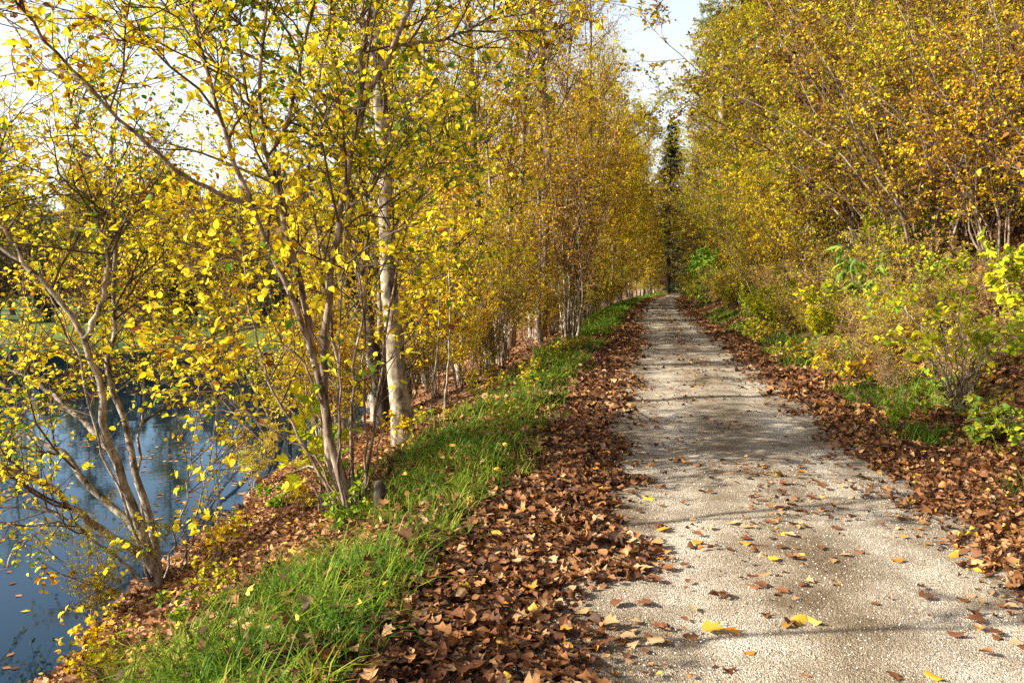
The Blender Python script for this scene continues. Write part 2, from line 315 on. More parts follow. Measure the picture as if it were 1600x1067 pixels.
# ------------------------------------------------------------------ the ground, the path, the pond
def axis(stops):
    out = []
    for a, b, s in stops: out.append(np.arange(a, b, s))
    return np.concatenate(out+[[stops[-1][1]]])
def grass_amount(x, y):
    u = x-bend(y); nn = vnoise(x, y, .7, 3)*.6+vnoise(x, y, 2.1, 8)*.4
    left = smooth((-u-.95+.3*(nn-.5))/.35)*smooth((u+2.95+.9*(nn-.5))/.9)*smooth((nn-.12)/.28)
    right = smooth((u-2.45)/.3)*smooth((4.3-u)/.9)*smooth((nn-.38)/.14)
    fld = smooth((y-33)/2)*smooth((-u-8)/4)*smooth((105-y)/10)
    return np.clip(left+right*.9+fld, 0, 1)
def build_ground():
    xs = axis([(-700, -120, 40), (-120, -40, 5), (-40, -12, 1), (-12, -6, .3), (-6, 6, .12), (6, 16, .3), (16, 50, 1.2), (50, 120, 6), (120, 700, 60)])
    ys = axis([(-60, -6, 6), (-6, 0, .5), (0, 14, .12), (14, 34, .3), (34, 70, .9), (70, 130, 2.5), (130, 320, 8), (320, 1400, 70)])
    X, Y = np.meshgrid(xs, ys); Z = h(X, Y)
    Z = np.where(np.abs(X-bend(Y)-.85) < 1.9, Z-.035, Z)
    nx, ny = len(xs), len(ys); i = np.arange(nx*ny).reshape(ny, nx)
    f = np.stack([i[:-1, :-1], i[:-1, 1:], i[1:, 1:], i[1:, :-1]], -1).reshape(-1, 4)
    mb = MB(); mb.add(np.stack([X, Y, Z], -1).reshape(-1, 3), [f], 0, grass_amount(X, Y).ravel())
    tag(mb.build('ground', M['ground'], smooth_=True), 'leaf covered woodland ground with grassy verges beside the path', None, None, 'structure')
    ys = axis([(-8, 0, .4), (0, 12, .06), (12, 30, .2), (30, 180, 1.0)]); us = np.linspace(-1.45, 1.45, 46)
    U, Y = np.meshgrid(us, ys); X = U+.85+bend(Y)
    Z = h(X, Y)+.004-.05*smooth((np.abs(U)-1.25)/.2)+.02*(1-(U/1.4)**2)-.012*np.exp(-((np.abs(U)-.62)/.2)**2)
    Z += .006*(vnoise(X, Y, .12, 4)-.5)
    i = np.arange(X.size).reshape(X.shape); f = np.stack([i[:-1, :-1], i[:-1, 1:], i[1:, 1:], i[1:, :-1]], -1).reshape(-1, 4)
    wear = np.clip(.35+.75*np.exp(-((np.abs(U)-.58)/.26)**2)+.7*(vnoise(X, Y*.5, .45, 33)-.5), 0, 1)
    mb = MB(); mb.add(np.stack([X, Y, Z], -1).reshape(-1, 3), [f], 0, wear.ravel())
    tag(mb.build('path', M['gravel'], smooth_=True), 'pale gravel footpath running straight away between trees', None, None, 'structure')
    mb = MB(); mb.add(np.array([[-160, -60, WATER_Z], [-3.2, -60, WATER_Z], [-3.2, 45, WATER_Z], [-160, 45, WATER_Z]], float), [np.array([[0, 1, 2, 3]])])
    tag(mb.build('water', M['water']), 'dark blue still pond reflecting the sky left of the path', None, None, 'structure')
build_ground()
def path_z(x, y):
    U = x-.85-bend(y); return h(x, y)+.004+.02*(1-(U/1.4)**2)

# ------------------------------------------------------------------ trees
def px_path(pts, d0, d1=None, dd=None):
    n = len(pts); ds = np.linspace(d0, d0 if d1 is None else d1, n) if dd is None else dd
    return [at(p[0], p[1], d) for p, d in zip(pts, ds)]
def make_tree(name, label, cat, base, stems, bark, leafmat, group=None, stem_name='stem', nb=14, bl=1.6, nt=10, tl=.5, nl=12, ls=.075,
              kind='kite', t0=.35, ang=.9, up=.05, ksides=8, twig='twig', flat=.5, cl=1.1, o=0, bias=None, nsub=0, tiltn=.45, bnames='limb', jit=.012, lean_t1=1.0, droop=.25, brm=.03, flare=.5):
    """stems: list of (points world, r0, r1 [, branches]) ; local to base"""
    base = np.asarray(base, float); root = empty(name, base, label, cat, group)
    P = []; Rr = []; parts = []
    for k, st in enumerate(stems):
        q = resample(st[0], 20, jit)-base; L = np.linspace(0, 1, 20)
        r = st[1]+(st[2]-st[1])*L**.8
        if np.linalg.norm(q[0]) < .6: r = r*(1+flare*np.exp(-L*14))
        par = root
        if len(st) > 4 and st[4] == 'limb' and parts:
            par = parts[int(np.argmin([np.linalg.norm(p_-q[0], axis=1).min() for p_, _o in parts]))][1]
        mb = MB(); tubes(mb, q[None], r[None], ksides); po = mb.build(st[4] if len(st) > 4 else stem_name, M[bark], par, True)
        if par is root: parts.append((q, po))
        P.append(q); Rr.append(r)
    P = np.array(P); Rr = np.array(Rr)
    nbs = np.array([st[3] if len(st) > 3 and st[3] is not None else nb for st in stems])
    t0s = t0
    B, rb, _ = grow(P, Rr, nbs, t0s, bl, ang, 7, up, .16, .45, flat*.6, brm, bias)
    if nsub:
        B2, rb2, _ = grow(B, rb, nsub, .2, bl*.55, .8, 6, up, .18, .4, flat, .012, bias)
    else: B2 = np.zeros((0, 7, 3)); rb2 = np.zeros((0, 7))
    mb = MB(); tubes(mb, B, rb, 5, 0)
    if len(B2): tubes(mb, B2, rb2, 4, 0)
    T, rt, _ = grow(B, rb, nt, .15, tl, .85, 4, .0, .2, .3, flat, .004)
    if len(B2):
        Tb, rtb, _ = grow(B2, rb2, max(2, nt//2), .15, tl, .85, 4, .0, .2, .3, flat, .004)
        T = np.concatenate([T, Tb]); rt = np.concatenate([rt, rtb])
    Ts, rts, _ = grow(P, Rr, np.maximum(nbs//2, 1), t0, tl*1.3, 1.0, 4, .1, .2, .3, 0, .004)
    T = np.concatenate([T, Ts]); rt = np.concatenate([rt, rts])
    tubes(mb, T, rt, 3, 0)
    foliage(mb, T, nl, ls, kind, 1, tiltn, droop, cl, o=o)
    mb.build('crown', [M[twig], M[leafmat]], root)
    return root

# --- tree at the pond edge, lower left
b1, d1 = hit(252, 925)
print('tree1', b1, d1)
st = [
 (px_path([(250, 925), (238, 877), (219, 818), (195, 755), (170, 700), (161, 661), (161, 606), (141, 563), (133, 530), (115, 501), (89, 461), (49, 425), (0, 386), (-60, 345)], d1, d1-.3), .054, .014, 12),
 (px_path([(252, 922), (242, 845), (231, 798), (211, 728), (203, 694), (184, 638), (170, 593), (161, 547), (178, 527), (177, 491), (180, 415), (179, 350), (172, 270), (139, 225), (112, 180), (95, 110)], d1+.15, d1+.5), .042, .010, 14),
 (px_path([(246, 915), (231, 869), (176, 841), (129, 806), (86, 763), (39, 744), (0, 728), (-70, 700)], d1-.05, d1-.7), .046, .02, 6),
 (px_path([(247, 915), (222, 840), (203, 814), (172, 791), (133, 748), (94, 701), (39, 681), (0, 670), (-70, 640)], d1+.2, d1+.5), .046, .016, 9),
 (px_path([(170, 700), (154, 678), (108, 639), (72, 606), (39, 586), (-10, 560)], d1-.05, d1+.3), .03, .012, 12, 'limb'),
 (px_path([(133, 530), (151, 491), (164, 448), (170, 399), (150, 330), (120, 290)], d1-.2, d1), .028, .008, 14, 'limb'),
 (px_path([(49, 425), (36, 402), (7, 363), (-20, 300), (-50, 230)], d1-.28, d1-.3), .022, .008, 10, 'limb'),
 (px_path([(172, 270), (171, 225), (180, 180), (191, 142), (200, 60)], d1+.45, d1+.5), .016, .005, 8, 'limb'),
 (px_path([(256, 920), (285, 800), (300, 720), (310, 600)], d1+.1, d1+.2), .012, .004, 4),
 (px_path([(258, 922), (292, 880), (285, 820)], d1+.1, d1+.2), .02, .01, 1),
 (px_path([(262, 922), (295, 860), (330, 720), (345, 560)], d1+.2, d1+.3), .009, .003, 3), (px_path([(240, 915), (200, 800), (150, 690), (128, 560), (60, 420)], d1-.1, d1-.2), .016, .005, 7),
 (px_path([(236, 915), (170, 860), (90, 800), (30, 790), (-40, 800)], d1-.2, d1-.8), .018, .006, 6), (px_path([(244, 918), (215, 760), (225, 600), (260, 470), (255, 380)], d1+.2, d1+.6), .02, .006, 9),
 (px_path([(130, 806), (80, 820), (30, 850), (-10, 905)], d1-.4, d1-.9), .010, .003, 2, 'limb'),
]
make_tree('alder_tree', 'many-stemmed tree leaning over the pond at the lower left', 'tree', b1, st, 'grey_bark', 'yellow', nb=14, bl=1.6, nt=8, tl=.5, nl=5, ls=.052, kind='near', tiltn=.75, t0=.45, nsub=3, flat=.5, o=2, bias=(-.04, .19, 0), brm=.011, flare=.15)

# --- its neighbour at the left, whose boughs hang into the top left of the view
b0 = np.array([-5.0, 2.7, float(h(-5.0, 2.7))])
st = [([b0, b0+[.1, 0, 1.2], b0+[.7, .6, 3.2], b0+[1.4, 1.4, 5.2], b0+[1.9, 2.2, 6.8]], .05, .012, 9), ([b0, b0+[-.2, .2, 1.2], b0+[-.6, 1.2, 3.2], b0+[-.5, 2.6, 5.2], b0+[-.2, 3.6, 6.2]], .045, .012, 10), ([b0, b0+[.3, -.2, 1.2], b0+[.9, -.7, 3.0], b0+[1.6, -1.0, 5.6]], .045, .012, 7), ([b0+[-.1, -.3, 0], b0+[-.1, -.4, 1.2], b0+[0, -.4, 2.2]], .03, .01, 16), ([b0+[.1, -.5, .1], b0+[.3, -.8, 1.1], b0+[.4, -1.1, 2.2]], .03, .01, 18), ([b0+[.2, -.7, .1], b0+[.6, -1.2, 1.1], b0+[.8, -1.7, 2.3]], .03, .01, 18)]  # last three low stems, out of view, are added to shade the near verge
make_tree('alder_tree', 'tree whose yellow leaved boughs hang into the upper left corner', 'tree', b0, st, 'grey_bark', 'yellow', nb=14, bl=1.9, nt=8, tl=.5, nl=5, ls=.062, kind='near', tiltn=.75, t0=.28, nsub=2, flat=.6, o=3)

# --- many-stemmed hazel beside the verge
b2, d2 = hit(545, 808)
print('tree2', b2, d2)
st = [
 (px_path([(556, 806), (550, 788), (514, 708), (506, 603), (508, 531), (512, 455), (519, 392), (531, 330), (544, 262), (557, 180), (576, 150), (602, 101), (625, 52), (644, 0), (665, -70)], d2, d2+.2), .045, .020, 9),
 (px_path([(548, 808), (535, 760), (508, 650), (498, 586), (489, 552), (476, 514), (460, 472), (430, 413), (405, 350), (397, 330), (360, 225), (337, 150), (315, 90), (300, 0), (290, -80)], d2-.05, d2-.2), .036, .012, 11),
 (px_path([(493, 573), (485, 531), (476, 489), (462, 426), (452, 375), (445, 337), (422, 262), (411, 210), (406, 150), (411, 75), (417, 0), (420, -80)], d2-.1, d2+.1), .032, .011, 12),
 (px_path([(445, 337), (437, 281), (436, 221), (456, 165), (471, 97), (490, 7), (505, -60)], d2, d2+.3), .023, .010, 9, 'limb'),
 (px_path([(397, 330), (300, 285), (225, 221), (150, 150), (94, 94), (37, 22), (0, -30), (-40, -70)], d2-.2, d2-1.6), .020, .008, 9, 'limb'),
 (px_path([(436, 221), (400, 180), (337, 101), (292, 49), (251, 0), (220, -50)], d2+.1, d2-.5), .016, .007, 9, 'limb'),
 (px_path([(557, 180), (561, 150), (567, 75), (570, 0), (575, -70)], d2+.1, d2+.2), .026, .010, 8, 'limb'),
 (px_path([(531, 330), (550, 318), (580, 296), (600, 260)], d2+.1, d2-.2), .02, .010, 3, 'limb'),
 (px_path([(615, 70), (660, 68), (700, 62), (760, 35), (820, -5)], d2+.18, d2+.5), .017, .006, 9, 'limb'),
 (px_path([(565, 806), (571, 772), (569, 519), (573, 350), (560, 250)], d2+.15, d2+.2), .013, .005, 5),
 (px_path([(540, 806), (531, 755), (531, 519), (540, 350), (536, 280)], d2-.15, d2-.1), .012, .005, 5),
 (px_path([(552, 806), (590, 720), (598, 560), (640, 380)], d2+.1, d2+.3), .009, .003, 3),
 (px_path([(552, 806), (530, 700), (530, 560), (500, 400), (480, 260), (500, 120), (530, -40)], d2+.25, d2+.6), .020, .006, 6), (px_path([(562, 806), (585, 690), (600, 540), (625, 380), (680, 240), (720, 90)], d2+.3, d2+.9), .016, .005, 6),
 (px_path([(558, 806), (548, 700), (555, 560), (590, 430), (640, 300), (690, 210)], d2+.2, d2+.5), .018, .005, 8), (px_path([(535, 806), (470, 690), (420, 600), (390, 480), (370, 330)], d2-.1, d2+.2), .016, .005, 7),
 (px_path([(540, 806), (500, 720), (380, 640), (300, 640)], d2-.1, d2), .012, .003, 4), (px_path([(508, 640), (470, 560), (420, 520), (360, 480)], d2-.1, d2-.3), .012, .004, 5, 'limb'),
 (px_path([(538, 806), (560, 640), (480, 560), (470, 430)], d2+.05, d2+.3), .009, .003, 3),
]
make_tree('hazel_tree', 'tall brown hazel clump with bare pale stems rising from the grassy verge', 'tree', b2, st, 'bark', 'yellow', nb=14, bl=1.9, nt=7, tl=.5, nl=6, ls=.062, kind='near', tiltn=.75, t0=.36, nsub=3, flat=.6, o=5, bias=(-.02, .13, 0), brm=.011, flare=.2)

# --- stems leaning over the water behind it
b3, d3 = hit(445, 725)
print('tree3', b3, d3)
st = [
 (px_path([(445, 722), (441, 717), (400, 655), (341, 603), (315, 573), (272, 517), (243, 478), (230, 399), (213, 360), (190, 290)], d3, d3-.3), .05, .010, 16),
 (px_path([(447, 722), (430, 670), (400, 609), (361, 534), (328, 462), (295, 406), (269, 350), (232, 300), (200, 230)], d3+.2, d3+.3), .05, .012, 18),
 (px_path([(450, 722), (430, 645), (388, 561), (350, 502), (325, 440), (300, 330)], d3+.3, d3+.6), .04, .010, 16),
 (px_path([(443, 722), (360, 640), (300, 560), (243, 478), (210, 455), (150, 420)], d3+.1, d3-.1), .03, .008, 14),
 (px_path([(450, 722), (455, 600), (420, 450), (380, 300), (350, 180)], d3+.3, d3+.8), .04, .010, 18),
]
make_tree('leaning_tree', 'clump of slanting brown stems leaning left across the pond', 'tree', b3, st, 'bark', 'yellow', nb=14, bl=1.8, nt=8, tl=.5, nl=7, ls=.056, kind='near', tiltn=.75, t0=.3, nsub=4, flat=.5, o=8, bias=(-.03, .10, 0), brm=.011, flare=.2)

# --- white barked trunk and the dark one behind it
b4, d4 = hit(630, 702)
print('tree4', b4, d4)
st = [(px_path([(632, 706), (628, 650), (618, 560), (612, 480), (606, 400), (604, 350), (602, 281), (597, 187), (591, 112), (585, 0), (578, -150), (570, -420)], d4, d4), .115, .07, 30, 'trunk')]
make_tree('pale_tree', 'tree with thick pale blotchy trunk standing behind the hazel clump', 'tree', b4, st, 'pale_bark', 'yellow', nb=46, bl=2.6, nt=9, tl=.55, nl=7, ls=.075, kind='kite', t0=.45, nsub=3, bias=(0, .06, 0), brm=.02, ksides=14, flat=.6, o=11, jit=.006)
b5, d5 = hit(604, 676)
st = [(px_path([(604, 690), (598, 640), (590, 582), (580, 527), (573, 476), (557, 384), (545, 310), (530, 200), (520, 50), (515, -200)], d5+.6, d5+.8), .12, .06, 26, 'trunk')]
p5 = st[0][0][0]; b5 = np.array([p5[0], p5[1], p5[2]])
make_tree('dark_tree', 'dark leaning trunk half hidden behind the pale blotchy tree', 'tree', b5, st, 'dark_bark', 'yellow', nb=40, bl=2.6, nt=9, tl=.55, nl=7, ls=.075, brm=.02, t0=.4, nsub=3, ksides=10, flat=.6, o=14, jit=.006)

# ------------------------------------------------------------------ prototypes
def proto_tree(name, cat, H, r0, bark, leafmat, lean=.06, nb=40, bl=2.2, nt=9, tl=.55, nl=9, ls=.09, t0=.2, nsub=2, o=0, up=.06, ang=.95, flat=.6, twig='twig', tiltn=.45):
    n = 9; pts = np.zeros((n, 3)); pts[:, 2] = np.linspace(0, H, n)
    w = np.cumsum(rng.normal(0, lean*H/n, (n, 2)), 0); w[0] = 0; pts[:, :2] = w
    return make_tree(name, 'tree', cat, (0, 0, 0), [(pts, r0, r0*.25, nb, 'trunk')], bark, leafmat, None, nb=nb, bl=bl, nt=nt, tl=tl, nl=nl, ls=ls, t0=t0, nsub=nsub, o=o, up=up, ang=ang, flat=flat, twig=twig, tiltn=tiltn, ksides=9)
def proto_shrub(name, cat, H, ns, bark, leafmat, spread=.5, r0=.022, nb=12, bl=.9, nt=7, tl=.4, nl=8, ls=.06, t0=.28, nsub=1, o=0, lean=(0, 0), kind='kite', twig='twig', ksides=5, flat=.5, droop=.25, tiltn=.5):
    stems = []
    for k in range(ns):
        a = 2*np.pi*(k+rng.random())/ns; hh = H*(.55+.5*rng.random()); s = spread*H*(.3+.7*rng.random())
        d = np.array([math.cos(a), math.sin(a), 0])*s+np.array([lean[0], lean[1], 0])*H
        b = np.array([math.cos(a), math.sin(a), 0])*.04*H*rng.random()
        t = np.linspace(0, 1, 6)[:, None]; pts = b+d*t**1.5+np.array([0, 0, hh])*t**.9+rng.normal(0, .02*H, (6, 3))*(t > 0)
        stems.append((pts, r0*(.7+.6*rng.random()), r0*.25))
    return make_tree(name, 'shrub', cat, (0, 0, 0), stems, bark, leafmat, None, nb=nb, bl=bl, nt=nt, tl=tl, nl=nl, ls=ls, t0=t0, nsub=nsub, o=o, kind=kind, twig=twig, ksides=ksides, flat=flat, droop=droop, tiltn=tiltn)
protos = []
def P_(o): protos.append(o); return o
def place(proto, loc, rz, sc, label, group=None, cat=None, used=set()):
    if proto.name not in used:
        used.add(proto.name); o = proto; o.location = [float(c) for c in loc]; o.rotation_euler = (0, 0, rz); o.scale = (sc, sc, sc)
        o['label'] = label
        if group: o['group'] = group
    else:
        o = dup(proto, loc, rz, sc, label, group)
        if not group and 'group' in o: del o['group']
    if cat: o['category'] = cat
    return o

beech = [proto_tree('beech_tree', 'tree', 9.5, .10, 'grey_bark', 'gold', nb=52, bl=2.6, nt=9, nl=10, ls=.085, t0=.1, o=21), proto_tree('beech_tree', 'tree', 8.0, .075, 'grey_bark', 'yellow', nb=48, bl=2.4, nt=9, nl=10, ls=.08, t0=.1, o=24),
         proto_tree('beech_tree', 'tree', 11, .12, 'grey_bark', 'rust', nb=50, bl=2.6, nt=9, nl=8, ls=.085, t0=.15, o=27)]
tallt = [proto_tree('ash_tree', 'tree', 20, .21, 'bark', 'gold', nb=42, bl=4.6, nt=9, tl=1.0, nl=4, ls=.11, t0=.33, nsub=5, up=.12, ang=.7, flat=.2, o=31), proto_tree('ash_tree', 'tree', 17, .18, 'bark', 'rust', nb=42, bl=4.2, nt=9, tl=.95, nl=5, ls=.11, t0=.3, nsub=5, up=.12, ang=.7, flat=.2, o=34)]
hazel = [proto_shrub('hazel_shrub', 'shrub', 4.6, 13, 'bark', 'brownish', .62, .02, nb=12, bl=1.1, nl=7, ls=.064, t0=.24, o=41, lean=(-.12, 0)), proto_shrub('hazel_shrub', 'shrub', 5.2, 13, 'bark', 'olive', .6, .022, nb=12, bl=1.2, nl=8, ls=.064, t0=.14, o=44, lean=(-.1, 0)),
         proto_shrub('hazel_shrub', 'shrub', 4.2, 8, 'grey_bark', 'gold', .5, .024, nb=13, bl=1.0, nl=8, ls=.062, o=47), proto_shrub('hazel_shrub', 'shrub', 4.8, 13, 'bark', 'rust', .6, .02, nb=11, bl=1.1, nl=6, ls=.062, t0=.2, o=49, lean=(-.1, 0))]
lowsh = [proto_shrub('low_shrub', 'shrub', 1.5, 9, 'bark', 'olive', .6, .009, nb=9, bl=.45, nt=5, tl=.25, nl=7, ls=.05, t0=.15, o=51), proto_shrub('low_shrub', 'shrub', 1.3, 9, 'pale_bark', 'lime', .6, .008, nb=8, bl=.42, nt=5, tl=.22, nl=6, ls=.06, t0=.15, o=53), proto_shrub('low_shrub', 'shrub', 1.5, 14, 'pale_bark', 'brownish', .7, .007, nb=9, bl=.5, nt=5, tl=.25, nl=5, ls=.042, t0=.1, o=55, twig='pale_twig')]
bank_tree = [proto_tree('hornbeam_tree', 'tree', 17, .17, 'grey_bark', 'olive', nb=74, bl=4.2, nt=12, tl=.9, nl=13, ls=.115, t0=.08, nsub=4, up=.06, ang=.9, flat=.4, o=81),
        proto_tree('hornbeam_tree', 'tree', 14, .14, 'grey_bark', 'gold', nb=64, bl=3.6, nt=12, tl=.8, nl=12, ls=.11, t0=.1, nsub=4, o=83, flat=.4), proto_tree('hornbeam_tree', 'tree', 15, .14, 'grey_bark', 'brownish', nb=64, bl=3.6, nt=12, tl=.8, nl=12, ls=.11, t0=.1, nsub=4, o=85, flat=.4)]
weed = [proto_shrub('weed_plant', 'plant', .45, 6, 'pale_bark', 'lime', .6, .004, nb=3, bl=.16, nt=2, tl=.10, nl=4, ls=.055, t0=.2, nsub=0, kind='near', o=151), proto_shrub('weed_plant', 'plant', .5, 6, 'pale_bark', 'olive', .6, .004, nb=3, bl=.18, nt=2, tl=.10, nl=4, ls=.05, t0=.2, nsub=0, kind='near', o=153), proto_shrub('weed_plant', 'plant', .6, 7, 'bark', 'gold', .5, .004, nb=3, bl=.2, nt=2, tl=.12, nl=3, ls=.055, t0=.25, nsub=0, kind='near', o=155)]
pole = proto_shrub('sapling_clump', 'sapling', 6.5, 11, 'pale_bark', 'rust', .2, .028, nb=12, bl=1.2, nt=7, tl=.45, nl=5, ls=.075, t0=.3, o=57, twig='pale_twig')

# ------------------------------------------------------------------ left of the path, mid distance
b, d = hit(842, 532)
t = place(tallt[0], b, 1.0, 1.0, 'tall straight grey trunk rising out of frame behind the pale sapling clump'); 
b, d = hit(886, 537)
place(pole, b, .3, 1.12, 'clump of thin pale sapling stems with rusty leaves beside the tall grey trunk')
b, d = hit(905, 515)
place(pole, b+np.array([-.4, 2, 0]), 2.0, .9, 'second thinner sapling clump further along the verge, behind the first')
def at_ground(u, y): x = u+float(bend(y)); return np.array([x, y, float(h(x, y))-.03])
GL = 'yellow trees along the left verge'
LB = ['yellow leaved young beech at the pond edge left of the path', 'golden leaved young beech among others on the left verge', 'rust leaved beech standing among yellow trees left of the path']
spots = [(-4.6, 13.5, 1, .85), (-5.6, 16, 0, .9), (-4.4, 18.5, 1, .9), (-6.3, 21, 0, 1.0), (-4.0, 22.5, 0, .75), (-5.2, 27, 2, .9), (-6.9, 30, 0, 1), (-4.0, 31, 2, .8), (-3.3, 36, 0, .9), (-6, 37, 1, 1), (-9, 39, 0, 1.1),
         (-3.0, 43, 0, .85), (-5.5, 46, 2, 1), (-3.0, 50, 1, .9), (-9, 47, 0, 1.1), (-2.8, 57, 0, 1), (-5.5, 58, 2, 1.1), (-2.6, 66, 0, 1), (-6, 68, 1, 1.2), (-2.4, 76, 0, 1.1), (-2.6, 88, 2, 1.1), (-6, 84, 0, 1.3), (-3, 100, 0, 1.2), (-6, 104, 2, 1.3), (-13, 50, 2, 1.2), (-14, 60, 0, 1.3), (-18, 46, 0, 1.0), (-24, 48, 1, 1.0)]
spots += [(-2.1, 86, 1, 1.25), (-2.0, 95, 0, 1.35), (-2.3, 79, 1, 1.1), (-4.2, 108, 0, 1.2), (-5, 112, 2, 1.4), (-1.9, 127, 0, .8), (-5, 126, 1, 1.5), (-1.8, 133, 2, 1.3), (-4, 140, 0, 1.5), (-8, 118, 0, 1.5), (-12, 96, 2, 1.4), (-10, 74, 0, 1.3), (-7.5, 34, 0, .9), (-11, 43, 1, 1.1), (-4.4, 40, 2, .8), (-3.4, 26, 2, .6), (-7.5, 53, 0, 1.2), (-16, 54, 0, 1.3), (-20, 60, 2, 1.4), (-5.9, 24.5, 1, .8), (-4.9, 34, 0, .85)]
for u, y, k, s in spots:
    place(beech[k], at_ground(u, y), rng.random()*6.3, s, LB[k], GL+' '+str(['of gold', 'of lemon', 'of rust'][k]))
for u, y, k, s in [(-4.2, 21.5, 0, .72), (-5.0, 29, 0, .8), (-3.4, 33.5, 1, .78), (-4.6, 38, 0, .95), (-3.2, 48, 0, .95), (-3.6, 56, 1, 1.0), (-3.0, 69, 0, 1.0), (-6.4, 18, 0, .65), (-7.5, 44, 1, 1.0), (-4.5, 62, 0, .95), (-9, 66, 1, 1.1), (-4, 80, 1, 1.0), (-10, 84, 0, 1.1), (-5, 96, 0, 1.0)]:
    place(tallt[k], at_ground(u, y), rng.random()*6.3, s, 'tall thinly leaved tree with grey branches above the yellow trees', 'tall bare trees left of the path')
for u, y, k, s in [(-3.6, 15.2, 2, .55), (-5.2, 12, 2, .6), (-5.7, 14.5, 2, .7), (-3.8, 26, 2, .6), (-3.4, 29, 0, .55), (-3.2, 34, 2, .6), (-2.8, 40, 1, .6), (-2.6, 47, 2, .6), (-2.5, 54, 2, .7), (-2.4, 62, 1, .8), (-2.3, 72, 2, .8), (-2.2, 82, 2, .8), (-2.2, 94, 1, .9)]:
    place(hazel[k], at_ground(u, y), rng.random()*6.3, s, 'small bushy shrub under the yellow trees left of the path', 'shrubs under the left trees')
for u, y, k, s in [(-4.2, 70, 1, 1.05), (-4.4, 84, 0, 1.1), (-4.8, 97, 1, 1.25), (-6, 92, 1, 1.3), (-9, 128, 0, 1.35), (.5, 150, 1, 1.4), (-5, 140, 2, 1.4), (-9, 110, 1, 1.3), (-6.5, 75, 2, 1.1), (-4, 146, 0, 1.4), (-6.2, 50, 1, .9), (3, 160, 2, 1.4), (-3.4, 60, 1, 1.15), (-4, 106, 0, 1.4), (-3.5, 47, 1, .85)]:
    place(bank_tree[k], at_ground(u, y), rng.random()*6.3, s, ['tall olive yellow tree behind the young beeches left of the path', 'tall golden tree behind the young beeches left of the path', 'tall brownish yellow tree behind the young beeches left of the path'][k], 'tall trees left of the path '+['olive', 'golden', 'brownish'][k])
for u, y, k, s in [(-1.9, 103, 1, .7), (-2.6, 110, 0, .8), (-.4, 119, 1, .8), (.9, 124, 2, .9), (-2.0, 116, 3, .8), (2.2, 130, 1, 1.0), (-1.2, 126, 0, .9), (.4, 131, 1, 1.0)]:
    place(hazel[k], at_ground(u, y), rng.random()*6.3, s, 'shrub closing the view where the path bends away', 'shrubs at the bend of the path')
for i in range(30):
    y = 14+58*(i/30)+rng.random(); u = -2.9-2.2*rng.random(); k = [0, 3, 1][i % 3]
    if 18.5 < y < 31: continue
    place(hazel[k], at_ground(u, y), rng.random()*6.3, .32+.25*rng.random()+.004*y, ['brown', '', '', 'rust'][k]+' brush around the tree feet left of the path' if k != 1 else 'olive brush around the tree feet left of the path', 'brush under the left trees '+['brown', 'olive', '', 'rust'][k])
for i, (px, py, s) in enumerate([(150, 985, .2), (395, 770, .25), (560, 640, .5), (665, 600, .5), (480, 690, .4), (740, 575, .5)]):
    b, d = hit(px, py)
    place(hazel[2 if i % 2 else 1], b, rng.random()*6.3, s, ['small olive shrub at the water edge below the trees', 'small golden shrub at the water edge below the trees'][i % 2], 'small shrubs at the pond edge '+['olive', 'gold'][i % 2])
for u, y, s, rz in [(-4.9, 11.5, .55, .5), (-5.4, 17.5, .8, 1.5), (-3.6, 20, .75, 2.5), (-4.6, 23.5, .85, 3.5), (-3.1, 32, .8, .9), (-2.9, 38, .8, 4.4), (-3.0, 45, .9, 5.2), (-5.8, 31, 1.0, 2.2)]:
    place(pole, at_ground(u, y), rz, s, 'clump of slender upright saplings among the yellow trees left of the path', 'sapling clumps left of the path')
# thin saplings beside the pale trunk
for i, (px, py, px2, py2, lab) in enumerate([(672, 652, 688, 420, 'thin straight sapling stem right of the pale trunk, nearer the trunk'), (694, 655, 702, 400, 'thin straight sapling stem right of the pale trunk, nearer the path'), (668, 612, 640, 400, 'dark slanting sapling right behind the pale trunk')]):
    b, d = hit(px, py)
    make_tree('sapling', lab, 'sapling', b, [(px_path([(px, py), ((px+px2)/2+4, (py+py2)/2), (px2, py2), (px2+5, py2-120)], d, d+.3), [.018, .018, .045][i], .006, 10)], ['grey_bark', 'grey_bark', 'dark_bark'][i], 'gold', nb=10, bl=.9, nt=7, tl=.4, nl=8, ls=.075, t0=.3, nsub=1, ksides=6)

# ------------------------------------------------------------------ right hillside
GR_ = 'shrubs covering the hillside right of the path'
LR = ['brown and yellow hazel shrub with thin stems on the right hillside', 'olive yellow hazel shrub on the right hillside', 'golden hazel shrub on the right hillside', 'rust brown hazel shrub on the right hillside']
pts = []
def far_enough(u, y, s): return all((u-a)**2+((y-b)*.8)**2 > s*s for a, b in pts)
for k in range(9000):
    y = 8+100*rng.random()**1.6; u = 4.3+rng.random()*min(5+.42*y, 26)
    if u > .50*y+2.5 or (y < 15 and u < 6.6) or (y < 24 and u < 5.4) or (u < 5.2 and abs(y-48) < 9): continue
    s = 1.05+y*.020+(.3 if u > 9 else 0)
    if far_enough(u, y, s): pts.append((u, y))
    if len(pts) >= 215: break
print('right shrubs', len(pts))
HH = [4.6, 5.2, 4.2, 4.8]
for u, y in pts:
    w = rng.random()
    k = (0 if w < .55 else 3 if w < .7 else 1) if y < 24 else (1 if w < .62 else 2 if w < .74 else 0 if w < .92 else 3)
    g = at_ground(u, y); want = np.clip(1.6+.36*y-g[2], 3.2, 8.5)*(.75+.4*rng.random())*(.6 if u < 5.4 else 1)
    place(hazel[k], g, rng.normal(0, .7), want/HH[k]*.95, LR[k], GR_+' '+['brown', 'olive', 'gold', 'rust'][k])
